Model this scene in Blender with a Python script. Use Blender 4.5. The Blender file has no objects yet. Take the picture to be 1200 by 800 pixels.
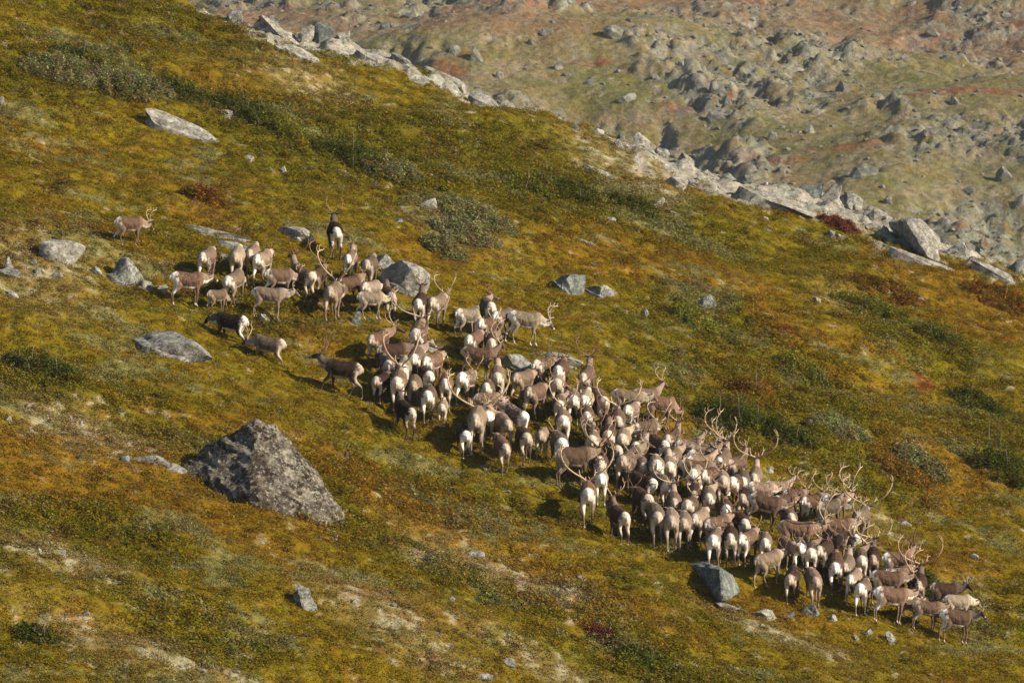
import bpy, bmesh, math, random
import numpy as np
from mathutils import Vector, Matrix

R = math.radians
random.seed(7)
rng = np.random.default_rng(11)
S = bpy.context.scene
COL = S.collection

# ---------------------------------------------------------------- camera, sky, sun, exposure
PITCH = 5.0
cam_d = bpy.data.cameras.new("camera"); cam = bpy.data.objects.new("camera", cam_d); COL.objects.link(cam)
cam_d.sensor_width = 36; cam_d.lens = 180
cam_d.clip_start = 1; cam_d.clip_end = 6000
cam.location = (0, 0, 0); cam.rotation_euler = (R(90 - PITCH), 0, 0)
S.camera = cam
cam_d.dof.use_dof = True; cam_d.dof.focus_distance = 192; cam_d.dof.aperture_fstop = 4

SUN = Vector((0.86, -0.31, 0.46)).normalized()
elev = math.asin(SUN.z); rot = math.atan2(SUN.x, SUN.y)
W = bpy.data.worlds.new("World"); S.world = W; W.use_nodes = True
nt = W.node_tree; sky = nt.nodes.new("ShaderNodeTexSky"); sky.sky_type = 'NISHITA'; sky.sun_disc = False
sky.sun_elevation = elev; sky.sun_rotation = rot; sky.altitude = 900
bg = nt.nodes["Background"]; bg.inputs[1].default_value = 0.088
nt.links.new(sky.outputs[0], bg.inputs[0])
sl = bpy.data.lights.new("sun", 'SUN'); sl.energy = 5.0; sl.angle = R(0.5); sl.color = (1.0, 0.90, 0.76)
so = bpy.data.objects.new("sun", sl); COL.objects.link(so)
so.rotation_euler = SUN.to_track_quat('Z', 'Y').to_euler(); so.location = (60, 60, 60)
S.view_settings.view_transform = 'Standard'; S.view_settings.look = 'None'
S.view_settings.exposure = 0.80; S.view_settings.gamma = 1
S.cycles.max_bounces = 5; S.cycles.transparent_max_bounces = 4

# ---------------------------------------------------------------- noise
def perlin(x, y, seed=0):
    xi = np.floor(x).astype(np.int64); yi = np.floor(y).astype(np.int64)
    xf = x - xi; yf = y - yi
    u = xf*xf*xf*(xf*(xf*6-15)+10); v = yf*yf*yf*(yf*(yf*6-15)+10)
    def g(ix, iy, fx, fy):
        h = (ix*374761393 + iy*668265263 + seed*1274126177) & 0xffffffff
        h = ((h ^ (h >> 13))*1103515245) & 0xffffffff
        h = (h ^ (h >> 16)) & 0xffff
        a = h*(2*np.pi/65536.0)
        return np.cos(a)*fx + np.sin(a)*fy
    a = g(xi, yi, xf, yf); b = g(xi+1, yi, xf-1, yf)
    c = g(xi, yi+1, xf, yf-1); d = g(xi+1, yi+1, xf-1, yf-1)
    return ((a*(1-u)+b*u)*(1-v) + (c*(1-u)+d*u)*v)*1.5
def fbm(x, y, wl, seed=0, octv=4, gain=.5):
    s = 0; a = 1; t = 0
    for i in range(octv):
        s = s + a*perlin(x/wl + 13.7*i, y/wl - 7.3*i, seed+i*17); t += a; a *= gain; wl = wl/2.03
    return s/t*1.35
def ss(a, b, x):
    t = np.clip((x-a)/(b-a), 0, 1); return t*t*(3-2*t)
def mixc(c, d, w):
    w = np.asarray(w)[..., None]; return c*(1-w) + np.asarray(d)*w

# ---------------------------------------------------------------- where things stand
K = 6000.0
cp, sp = math.cos(R(90-PITCH)), math.sin(R(90-PITCH))
def ray(px, py):
    u = (px-600)/K; v = (400-py)/K
    return np.array([u, v*cp + sp, v*sp - cp])
SX, SY, Z0 = 0.29, 0.225, -200*math.tan(R(PITCH))
def plane_hit(px, py):
    d = ray(px, py)
    t = (Z0 - 200*SY)/(d[2] + SX*d[0] - SY*d[1])
    return d*t
CREST = [(60,-62),(160,-28),(240,2),(300,26),(380,54),(450,72),(520,95),(600,126),(690,146),(735,168),(790,190),(850,210),(930,222),
         (1000,246),(1060,268),(1130,292),(1200,328),(1300,365),(1400,400)]
cw = np.array([plane_hit(*c)[:2] for c in CREST])
def yc(x): return np.interp(x, cw[:, 0], cw[:, 1])

def warp(x, y):      # along / across the fall line, so that benches run down the slope
    a = R(-24); return x*math.cos(a) - y*math.sin(a)*.55, x*math.sin(a) + y*math.cos(a)
def H(x, y):
    x = np.asarray(x, float); y = np.asarray(y, float)
    wx, wy = warp(x, y)
    z = Z0 - SX*x + SY*(y-200)
    z = z + 0.62*fbm(wx/1.9, wy, 15, 3, 2) + 0.46*fbm(wx/1.7, wy, 5.2, 9, 2) + .16*fbm(wx, wy, 1.9, 21, 2) + .075*fbm(x, y, .7, 33, 2)
    d = np.maximum(y - yc(x), 0)
    z = z - np.where(d < 3, .13*d*d, .13*9 + .78*(d-3))
    near = np.clip(yc(x)-y, -6, 6)
    k = np.exp(-(near/4.0)**2)
    z = z + k*(.35*np.abs(fbm(x, y, 2.2, 77, 3))-.1)
    return z

def at(px, py):
    d = ray(px, py)
    t = np.arange(150.0, 262.0, .1)
    P = d[None, :]*t[:, None]
    below = P[:, 2] < H(P[:, 0], P[:, 1])
    i = int(np.argmax(below)) if below.any() else int(np.argmin(np.abs(P[:, 1]-yc(P[:, 0]))))
    return Vector(P[i])

# ---------------------------------------------------------------- object helpers
def tag(o, label=None, cat=None, group=None, kind=None):
    if label: o['label'] = label
    if cat: o['category'] = cat
    if group: o['group'] = group
    if kind: o['kind'] = kind
    return o
def empty(name, loc):
    o = bpy.data.objects.new(name, None); COL.objects.link(o); o.location = loc; o.empty_display_size = .3
    return o
def link(name, me, mat=None, parent=None):
    o = bpy.data.objects.new(name, me); COL.objects.link(o)
    if mat and not me.materials: me.materials.append(mat)
    if parent: o.parent = parent
    return o
def np_mesh(name, V, F, smooth=True):
    V = np.ascontiguousarray(V, dtype=np.float32); F = np.ascontiguousarray(F, dtype=np.int32)
    n, k = F.shape
    me = bpy.data.meshes.new(name)
    me.vertices.add(len(V)); me.vertices.foreach_set("co", V.ravel())
    me.loops.add(n*k); me.loops.foreach_set("vertex_index", F.ravel())
    me.polygons.add(n); me.polygons.foreach_set("loop_start", np.arange(0, n*k, k, dtype=np.int32))
    me.polygons.foreach_set("use_smooth", np.full(n, smooth, dtype=bool))
    me.update(calc_edges=True)
    return me
def set_col(me, C, name="tint", domain='POINT'):
    a = me.attributes.new(name, 'FLOAT_COLOR', domain)
    C = np.concatenate([C, np.ones((len(C), 1))], 1).astype(np.float32)
    a.data.foreach_set("color", C.ravel())

# ---------------------------------------------------------------- materials
def newmat(name):
    m = bpy.data.materials.new(name); m.use_nodes = True
    nt = m.node_tree; b = nt.nodes["Principled BSDF"]
    b.inputs["Roughness"].default_value = .9; b.inputs["Specular IOR Level"].default_value = .03
    return m, nt, b
def N(nt, t, **kw):
    n = nt.nodes.new(t)
    for k, v in kw.items():
        if k in n.inputs.keys(): n.inputs[k].default_value = v
        else: setattr(n, k, v)
    return n
def ramp(nt, src, stops):
    r = nt.nodes.new("ShaderNodeValToRGB"); e = r.color_ramp.elements
    while len(e) < len(stops): e.new(.5)
    for i, (p, c) in enumerate(stops):
        e[i].position = p; e[i].color = (c[0], c[1], c[2], 1) if not isinstance(c, (int, float)) else (c, c, c, 1)
    nt.links.new(src, r.inputs[0]); return r.outputs[0]
def mixn(nt, fac, a, b, mode='MIX'):
    m = nt.nodes.new("ShaderNodeMix"); m.data_type = 'RGBA'; m.blend_type = mode
    for sock, val in ((m.inputs[0], fac), (m.inputs[6], a), (m.inputs[7], b)):
        if hasattr(val, 'is_linked'): nt.links.new(val, sock)
        else: sock.default_value = val if isinstance(val, (int, float)) else (*val, 1)
    return m.outputs[2]
def noise(nt, vec, scale, detail=5, rough=.6):
    n = N(nt, "ShaderNodeTexNoise"); n.inputs["Scale"].default_value = scale
    n.inputs["Detail"].default_value = detail; n.inputs["Roughness"].default_value = rough
    nt.links.new(vec, n.inputs["Vector"]); return n.outputs[0]

def ground_mat(name, s1, s2, bump):
    m, nt, b = newmat(name)
    at_ = N(nt, "ShaderNodeAttribute"); at_.attribute_name = "tint"
    tc = N(nt, "ShaderNodeTexCoord")
    n1 = noise(nt, tc.outputs["Object"], s1, 6, .7); n2 = noise(nt, tc.outputs["Object"], s2, 4, .7)
    f = ramp(nt, n1, [(.30, .55), (.5, 1.0), (.72, 1.5)])
    c = mixn(nt, 1.0, at_.outputs["Color"], f, 'MULTIPLY')
    g = ramp(nt, n2, [(.35, (.9, 1.0, .92)), (.65, (1.1, 1.0, .96))])
    c = mixn(nt, 1.0, c, g, 'MULTIPLY')
    nt.links.new(c, b.inputs["Base Color"])
    bm_ = N(nt, "ShaderNodeBump"); bm_.inputs["Strength"].default_value = .9; bm_.inputs["Distance"].default_value = bump
    nt.links.new(n1, bm_.inputs["Height"]); nt.links.new(bm_.outputs[0], b.inputs["Normal"])
    return m
M_ground = ground_mat("tundra_ground", 5.5, 1.3, .12)
M_far = ground_mat("far_slope_ground", 1.1, .22, .6)

def leaf_mat():
    m, nt, b = newmat("tundra_leaves")
    at_ = N(nt, "ShaderNodeAttribute"); at_.attribute_name = "tint"
    nt.links.new(at_.outputs["Color"], b.inputs["Base Color"])
    tr = N(nt, "ShaderNodeBsdfTranslucent"); nt.links.new(at_.outputs["Color"], tr.inputs[0])
    mx = N(nt, "ShaderNodeMixShader"); mx.inputs[0].default_value = .34
    nt.links.new(b.outputs[0], mx.inputs[1]); nt.links.new(tr.outputs[0], mx.inputs[2])
    nt.links.new(mx.outputs[0], nt.nodes["Material Output"].inputs[0])
    return m
M_leaf = leaf_mat()

def rock_mat(name, c_dark, c_mid, c_pale, lichen=.5, crust=(.05, .045, .04), scale=1.0, green=.3):
    m, nt, b = newmat(name)
    tc = N(nt, "ShaderNodeTexCoord"); oi = N(nt, "ShaderNodeObjectInfo")
    ad = N(nt, "ShaderNodeVectorMath", operation='ADD')
    cb = N(nt, "ShaderNodeCombineXYZ"); mu = N(nt, "ShaderNodeMath", operation='MULTIPLY'); mu.inputs[1].default_value = 37
    nt.links.new(oi.outputs["Random"], mu.inputs[0]); nt.links.new(mu.outputs[0], cb.inputs[0]); nt.links.new(mu.outputs[0], cb.inputs[2])
    nt.links.new(tc.outputs["Object"], ad.inputs[0]); nt.links.new(cb.outputs[0], ad.inputs[1]); v = ad.outputs[0]
    n1 = noise(nt, v, 1.6*scale, 8, .72); n2 = noise(nt, v, 4.2*scale, 8, .75); n3 = noise(nt, v, 9*scale, 5, .7); n4 = noise(nt, v, 2.4*scale, 4, .6)
    c = ramp(nt, n1, [(.38, c_dark), (.5, c_mid), (.60, c_pale)])
    k = ramp(nt, n2, [(.44+.05*(1-lichen), 0), (.53+.05*(1-lichen), 1)])
    k2 = ramp(nt, n4, [(.38, 0.2), (.55, 1)])
    kk = mixn(nt, 1.0, k, k2, 'MULTIPLY')
    kk = mixn(nt, 1.0, kk, (lichen, lichen, lichen), 'MULTIPLY')
    c = mixn(nt, kk, c, crust)
    g = ramp(nt, n3, [(.54, 0), (.62, green)])
    c = mixn(nt, g, c, (.40, .41, .30))
    nt.links.new(c, b.inputs["Base Color"])
    bp = N(nt, "ShaderNodeBump"); bp.inputs["Strength"].default_value = 1; bp.inputs["Distance"].default_value = .12/scale
    nt.links.new(n2, bp.inputs["Height"]); nt.links.new(bp.outputs[0], b.inputs["Normal"])
    return m
M_boulder = rock_mat("lichen_boulder", (.060, .046, .032), (.145, .118, .085), (.32, .28, .21), 1.0, (.034, .021, .014), .95, .6)
M_rock = rock_mat("grey_rock", (.13, .125, .105), (.24, .23, .195), (.38, .36, .30), .85, (.065, .060, .050), 1.5, .6)
M_pale = rock_mat("pale_rock", (.17, .152, .12), (.30, .275, .22), (.44, .41, .34), .75, (.095, .082, .066), 1.3, .5)
M_dark = rock_mat("dark_rock", (.07, .08, .07), (.13, .14, .12), (.24, .24, .20), .4, (.04, .045, .04), 1.3, .4)
M_far_rock = rock_mat("far_rock", (.095, .088, .066), (.17, .155, .115), (.28, .26, .20), .5, (.08, .075, .07), .5, .3)

# ---------------------------------------------------------------- the near hillside
dx = .12
gx = np.arange(-36, 38, dx); gy = np.arange(132, 268, dx)
X, Y = np.meshgrid(gx, gy)
Z = H(X, Y)
OLIVE = np.array([.158, .110, .006]); MOSS = np.array([.114, .099, .006]); RUST = np.array([.195, .098, .009]); BROWN = np.array([.125, .072, .020])
YELL = np.array([.182, .134, .008]); LICH = np.array([.37, .33, .22]); GREYG = np.array([.170, .160, .060]); RED = np.array([.14, .030, .014])
ROCK = np.array([.32, .295, .24])
def blob(x, y, px, py, rx, ry, ang=-20):
    c = plane_hit(px, py); a = R(ang)
    ux = (x-c[0])*math.cos(a) + (y-c[1])*math.sin(a)*.6; uy = -(x-c[0])*math.sin(a) + (y-c[1])*math.cos(a)
    return np.exp(-((ux/rx)**2 + (uy/ry)**2))
RUSTS = [(30,525,3.5,5),(110,560,3,3),(250,590,4,3),(240,228,1.2,2.4),(330,600,3,2),(715,275,3.5,5),(850,330,4,3),(1120,345,5,4),(1170,370,4,3),
         (880,450,1.8,4),(1050,540,2.4,5),(1140,570,2.0,4),(120,300,3,3),(300,120,4,3),(700,720,5,3),(420,560,4,4),(560,600,4,3),(960,420,4,4),
         (790,500,1.5,1.5),(1120,680,2.5,3),(900,700,3,2),(430,700,3,2),(60,170,3,2.5),(520,300,3,4),(380,410,2,2)]
GREENS = [(400,165,5,7),(560,200,4,5),(650,228,3.5,3.5),(790,250,3,4),(60,60,4,6),(180,30,4,5),(50,430,2,3),(820,370,3,3),(880,500,3.2,5),(960,460,4,5),
          (330,560,3,3),(130,610,4,3),(480,560,3,3),(680,220,2,2),(1080,400,3,3),(1000,560,3,3),(330,380,2,3),(770,770,3,2.5),(230,740,3,2),(1180,500,2,5),(440,630,5,2)]
LICHS = [(70,490,2.2,2.2),(130,500,1.8,1.8),(45,655,1.8,1.2),(100,665,1.6,1.0),(640,690,2.0,1.6),(430,715,2.2,1.4),(560,650,2.2,1.4),(500,655,1,1),(780,230,1.5,1.5),
         (40,320,2.6,3),(500,425,.8,1.5),(740,540,2,1.5),(880,718,1.8,1),(1010,600,1.6,1.2),(115,750,2.4,1.2),(360,100,2.5,2.5),(530,270,2,2),(1000,355,1.6,1.6),(620,770,2.4,1),(660,110,2,2),(250,790,2.6,1),(480,760,2,1.2),(940,745,1.8,1),(720,190,2.5,3)]
REDS = [(705,745,.9,1.0),(985,262,1.3,1.6),(1075,440,1,1),(930,395,.9,1)]
def fields(x, y):
    wx, wy = warp(x, y); wx = wx/1.6
    n1 = fbm(wx, wy, 7.5, 101, 4, .6); n2 = fbm(wx, wy, 4.0, 131, 4, .65); n3 = fbm(x, y, 1.3, 151, 4, .7)
    n4 = fbm(x, y, .62, 171, 3, .7); n5 = fbm(wx, wy, 5.0, 191, 4, .6); n6 = fbm(wx, wy, 1.9, 211, 4, .65)
    rb = sum(blob(x, y, *b) for b in RUSTS); gb = sum(blob(x, y, *b) for b in GREENS); lb = sum(blob(x, y, *b) for b in LICHS); db = sum(blob(x, y, *b) for b in REDS)
    c = np.broadcast_to(OLIVE, x.shape+(3,)).copy()
    g = ss(-.05, .45, n1*.9 + .8*gb - .5*rb + .5*n3); c = mixc(c, MOSS, g*.8)
    c = mixc(c, YELL, ss(.15, .6, n5 + .5*n3 + .15*gb)*.55)
    r = ss(.12, .62, n2 + .75*rb - .35*gb + .55*n3 - .05); c = mixc(c, RUST, r*.58)
    c = mixc(c, BROWN, ss(.22, .6, n6 + .6*n4 - .1)*.75)
    gg = ss(.30, .55, fbm(wx, wy, 3.3, 231, 3) + .5*n4 + .15*gb); c = mixc(c, GREYG, gg*.7)
    c = mixc(c, RED, ss(.45, .9, db + .4*n3 + .45*(fbm(x, y, 2.4, 251, 3)-.35)))
    n8 = fbm(x, y, .45, 261, 2); lm = ss(.40, .75, .55*np.minimum(lb, 1) + .9*n3 + .75*n8 - .12); lm = np.clip(lm, 0, 1)
    c = mixc(c, (.26, .19, .10), np.minimum(lb, 1)*.35); c = mixc(c, LICH*np.array([1, .95, .9]), lm*.7)
    tall = ss(.0, .6, n1*.6 + .8*gb + .5*n6) 
    return c, lm, tall, g, r
def rockfield(x, y):
    d = yc(x) - y
    u = 600 + K*x/np.maximum(y, 1)                        # bearing as seen from the valley, only used to vary the outcrop's width
    w = np.interp(u, [0, 230, 270, 330, 400, 520, 560, 610, 660, 720, 760, 840, 940, 1010, 1060, 1120, 1200, 1300],
                     [1.0, 1.5, 3.4, 5.4, 5.2, 4.2, 3.2, 1.0, .6, 4.0, 6.0, 5.0, 7.5, 6.0, 6.0, 4.8, 3.2, 2])
    n = fbm(x, y, 2.6, 301, 4, .6); n2 = fbm(x, y, .9, 311, 3, .7)
    w = w*.68
    return np.clip(ss(-.12, .25, (w - np.abs(d - w*.15))/6.0 + .5*n + .22*n2 - .19), 0, 1) * (d > -9) * ss(0, .8, w)
C, LM, TALL, GG, RR = fields(X, Y); RM = rockfield(X, Y)
rk = mixc(np.broadcast_to(ROCK*.8, X.shape+(3,)), (.19, .17, .14), ss(.05, .5, fbm(X, Y, 1.1, 321, 4, .7)))
rk = mixc(rk, (.38, .35, .29), ss(.1, .5, fbm(X, Y, .8, 331, 3, .7)))
C = C*.9
C = C*(1-RM[..., None]) + rk*RM[..., None]
# ledges and joints in the bare bedrock
ledge = fbm(X, Y, 1.5, 341, 4, .6); Z = Z + RM*(.28*np.round(ledge*4)/4 + .10*ledge + .05)
ny, nx = X.shape
V = np.stack([X, Y, Z], -1).reshape(-1, 3)
idx = np.arange(ny*nx).reshape(ny, nx)
F = np.stack([idx[:-1, :-1], idx[:-1, 1:], idx[1:, 1:], idx[1:, :-1]], -1).reshape(-1, 4)
me = np_mesh("hillside", V, F); set_col(me, C.reshape(-1, 3))
hill = link("hillside", me, M_ground); tag(hill, "grassy tundra hillside falling across the picture", None, None, 'structure')
def hz(x, y):
    fx = (np.asarray(x)-gx[0])/dx; fy = (np.asarray(y)-gy[0])/dx
    ix = np.clip(fx.astype(int) if hasattr(fx, 'astype') else int(fx), 0, nx-2); iy = np.clip(fy.astype(int) if hasattr(fy, 'astype') else int(fy), 0, ny-2)
    tx = fx-ix; ty = fy-iy
    return (Z[iy, ix]*(1-tx)+Z[iy, ix+1]*tx)*(1-ty) + (Z[iy+1, ix]*(1-tx)+Z[iy+1, ix+1]*tx)*ty
def gridval(A, x, y):
    ix = np.clip(((x-gx[0])/dx).astype(int), 0, nx-1); iy = np.clip(((y-gy[0])/dx).astype(int), 0, ny-1); return A[iy, ix]

# ---------------------------------------------------------------- far mountainside and valley
fx_ = np.arange(-90, 125, .42); fy_ = np.arange(430, 900, .42)
FX, FY = np.meshgrid(fx_, fy_)
FB = -(math.tan(R(PITCH)) + .0095)
def HF0(x, y):
    return FB*600 + .255*(y-600) - .03*x + 7*fbm(x, y, 90, 401, 2) + 3.0*fbm(x, y, 34, 411, 3)
far_r = fbm(FX+6*fbm(FX, FY, 30, 5, 2), FY*.8, 30, 421, 5, .62)
rockf = ss(-.22, .36, far_r + .30*fbm(FX, FY, 7, 431, 4, .65) + .22*np.exp(-((FY-655)/34)**2) - .25*ss(760, 830, FY))
stepn = fbm(FX, FY, 20, 441, 4, .6)*5
FZ = HF0(FX, FY) + rockf*(1.1*(np.floor(stepn)+ss(.55, 1, stepn-np.floor(stepn)))*.8 + 1.0*np.abs(fbm(FX, FY, 3.0, 451, 4, .75)) + .6*fbm(FX, FY, 1.8, 461, 3, .7)) + .30*fbm(FX, FY, 3, 471, 3) + .16*fbm(FX, FY, 1.2, 475, 2)
fc = np.broadcast_to(np.array([.155, .125, .048]), FX.shape+(3,)).copy()
fc = mixc(fc, (.125, .112, .032), ss(0, .5, fbm(FX, FY, 26, 501, 4) + .4*fbm(FX, FY, 3, 503, 3)))
fc = mixc(fc, (.19, .11, .06), ss(.0, .45, fbm(FX*.4, FY*1.2, 30, 511, 4) + .5*ss(700, 800, FY) - .1)*.8)
fc = mixc(fc, (.22, .18, .11), ss(-.1, .5, fbm(FX, FY, 7, 521, 4, .75))*.65)
fc = mixc(fc, (.17, .06, .025), ss(.35, .5, fbm(FX*.5, FY, 12, 531, 4))*.7)
fr = mixc(np.broadcast_to(np.array([.19, .175, .135]), FX.shape+(3,)), (.12, .115, .10), ss(0, .5, fbm(FX, FY, 3, 541, 4, .7)))
fr = mixc(fr, (.30, .28, .22), ss(.15, .5, fbm(FX, FY, 2.2, 551, 4, .7)))
rr = np.clip(rockf*ss(-.40, .25, fbm(FX, FY, 2.5, 561, 4, .75)) + .75*ss(.12, .42, fbm(FX, FY, 2.0, 571, 3, .75))*(.35+.65*ss(-.5, .1, far_r)), 0, 1)
fc = fc*(1-rr[..., None]) + fr*rr[..., None]
n1_, n2_ = FX.shape
V = np.stack([FX, FY, FZ], -1).reshape(-1, 3); idx = np.arange(n1_*n2_).reshape(n1_, n2_)
F = np.stack([idx[:-1, :-1], idx[:-1, 1:], idx[1:, 1:], idx[1:, :-1]], -1).reshape(-1, 4)
me = np_mesh("mountainside", V, F); set_col(me, fc.reshape(-1, 3))
tag(link("mountainside", me, M_far), "rocky mountainside beyond the valley", None, None, 'structure')
def hzf(x, y):
    ix = np.clip(((np.asarray(x)-fx_[0])/.42).astype(int), 0, n2_-1); iy = np.clip(((np.asarray(y)-fy_[0])/.42).astype(int), 0, n1_-1)
    return FZ[iy, ix]
def at_far(px, py):
    d = ray(px, py); t = np.arange(500.0, 895.0, .3); P = d[None, :]*t[:, None]
    b = P[:, 2] < hzf(P[:, 0], P[:, 1]); i = int(np.argmax(b)) if b.any() else len(t)-1
    return Vector(P[i])
# coarse land around both slopes, down into the valley and up to the skyline
ox = np.linspace(-1800, 1800, 121); oy = np.linspace(-1500, 2600, 137); OX, OY = np.meshgrid(ox, oy)
OZ = np.where(OY > 400, FB*600 + .255*(OY-600) - 14, -150.0) + 14*fbm(OX, OY, 260, 601, 4)
OZ = np.maximum(OZ, -150 + 5*fbm(OX, OY, 200, 611, 3)); OZ = np.minimum(OZ, 390+60*fbm(OX, OY, 500, 621, 3))
V = np.stack([OX, OY, OZ], -1).reshape(-1, 3); a_, b_ = OX.shape; idx = np.arange(a_*b_).reshape(a_, b_)
F = np.stack([idx[:-1, :-1], idx[:-1, 1:], idx[1:, 1:], idx[1:, :-1]], -1).reshape(-1, 4)
me = np_mesh("valley_ground", V, F)
set_col(me, mixc(np.broadcast_to(np.array([.13, .11, .045]), OX.shape+(3,)), (.2, .18, .14), ss(-.1, .4, fbm(OX, OY, 120, 631, 4))).reshape(-1, 3))
tag(link("valley_ground", me, M_far), "broad valley ground below the mountains", None, None, 'structure')

# ---------------------------------------------------------------- rocks
def ico(sub):
    bm = bmesh.new(); bmesh.ops.create_icosphere(bm, subdivisions=sub, radius=1)
    v = np.array([p.co[:] for p in bm.verts]); f = np.array([[p.index for p in q.verts] for q in bm.faces]); bm.free(); return v, f
ICO = {k: ico(k) for k in (1, 2, 4, 5)}
def n3(P, wl, seed, o=3):
    return (fbm(P[:, 0]+.7*P[:, 2], P[:, 1]-.5*P[:, 2], wl, seed, o, .6) + fbm(P[:, 1]+.3*P[:, 0]+5, P[:, 2]+.6*P[:, 0], wl, seed+5, o, .6))*.5
def rock_shape(seed, sub=4, cuts=17, rough=.11, dmin=.36):
    r = np.random.default_rng(seed); P, F = ICO[sub]; P = P.copy()
    for i in range(cuts):
        n = r.normal(size=3); n /= np.linalg.norm(n); d = r.uniform(dmin, .85)
        e = np.maximum(P@n - d, 0); P -= e[:, None]*n*.94
    P *= (1 + rough*n3(P, .9, seed, 3) + rough*(.6*n3(P, .30, seed+3, 3) - .5*(np.abs(n3(P, .5, seed+9, 2)) < .035)*(sub > 3)))[:, None]
    P /= np.abs(P).max(0)
    return P, F
ROCK_N = 0
def rock(name, px, py, w, h, tilt, mat, label, cat='rock', group=None, seed=None, far=False, depth=.8, sink=.28, sub=4, tall=1.0):
    """(px,py) middle, w x h size as seen; tilt in degrees, positive = falling to the right"""
    global ROCK_N; ROCK_N += 1; seed = seed or 1000+ROCK_N
    g = (at_far if far else at)(px, py + h*.46)
    s = g.y/K*1.005
    Wd, Hd = w*s, h*s
    dep = min(depth*Wd, 1.9*Hd); Hz = max(Hd - .16*dep, .5*Hd)*tall
    P, F = rock_shape(seed, sub)
    rr_ = np.hypot(P[:, 0], P[:, 1]); low = P[:, 2] < 0
    P[low, :2] *= (np.maximum(rr_, .05)**-.55)[low, None].clip(0, 1.25)
    top = P[:, 2] > 0; P[:, :2] /= np.abs(P[:, :2]).max(0)
    dims = np.array([Wd/2, dep/2, Hz])
    P = P*dims; P[low, 2] = P[low, 2]*.6 - .0; P[low, 2] -= np.abs(P[low, 2])*.0 + Wd*abs(math.sin(R(tilt)))*.35*(P[low, 2] < -.1*Hz)
    a = R(tilt); ca, sa = math.cos(a), math.sin(a)
    x = P[:, 0]*ca + P[:, 2]*sa; z = -P[:, 0]*sa + P[:, 2]*ca; P[:, 0] = x; P[:, 2] = z
    x0 = P[:, 0].min(); x1 = P[:, 0].max(); P[:, 0] -= (x0+x1)/2
    me = np_mesh(name, P, F, smooth=sub >= 4)
    if sub >= 4: me.set_sharp_from_angle(angle=R(28))
    o = link(name, me, mat); cy_ = g.y + dep*.42; o.location = (g.x, cy_, float((hzf if far else hz)(g.x, cy_)) - Hz*.06)
    tag(o, label, cat, group); return o
def hull_rock(name, pts, mat, label, rough=.07, cat='boulder'):
    """pts: (px, py, metres towards(-)/away(+) of the base distance)"""
    base = at(pts[0][0], pts[0][1]); D = base.y
    bm = bmesh.new()
    for (px, py, off) in pts:
        d = ray(px, py); p = Vector(d*((D+off)/d[1])) - base; bm.verts.new(p)
    r = bmesh.ops.convex_hull(bm, input=bm.verts); 
    bmesh.ops.delete(bm, geom=[v for v in bm.verts if not v.link_faces], context='VERTS')
    bmesh.ops.subdivide_edges(bm, edges=bm.edges[:], cuts=22, use_grid_fill=True)
    bmesh.ops.triangulate(bm, faces=bm.faces[:])
    bmesh.ops.smooth_vert(bm, verts=bm.verts[:], factor=.5, use_axis_x=True, use_axis_y=True, use_axis_z=True)
    P = np.array([v.co[:] for v in bm.verts]); Nn = np.array([v.normal[:] for v in bm.verts])
    rg = 1-2*np.abs(n3(P, 1.5, 91, 4))
    amp = rough*(2.2*n3(P, 1.5, 71, 4) + 1.2*rg + 1.0*n3(P, .40, 81, 3))
    st = P[:, 2]*.8 + P[:, 0]*.6; amp += rough*.5*np.abs(np.sin(st*9 + 4*n3(P, 1.0, 61, 2)))
    P = P + Nn*amp[:, None]
    for v, p in zip(bm.verts, P): v.co = p
    bm.normal_update(); me = bpy.data.meshes.new(name); bm.to_mesh(me); bm.free()
    for p in me.polygons: p.use_smooth = True
    me.set_sharp_from_angle(angle=R(40))
    o = link(name, me, mat); o.location = base; tag(o, label, cat); return o

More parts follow.
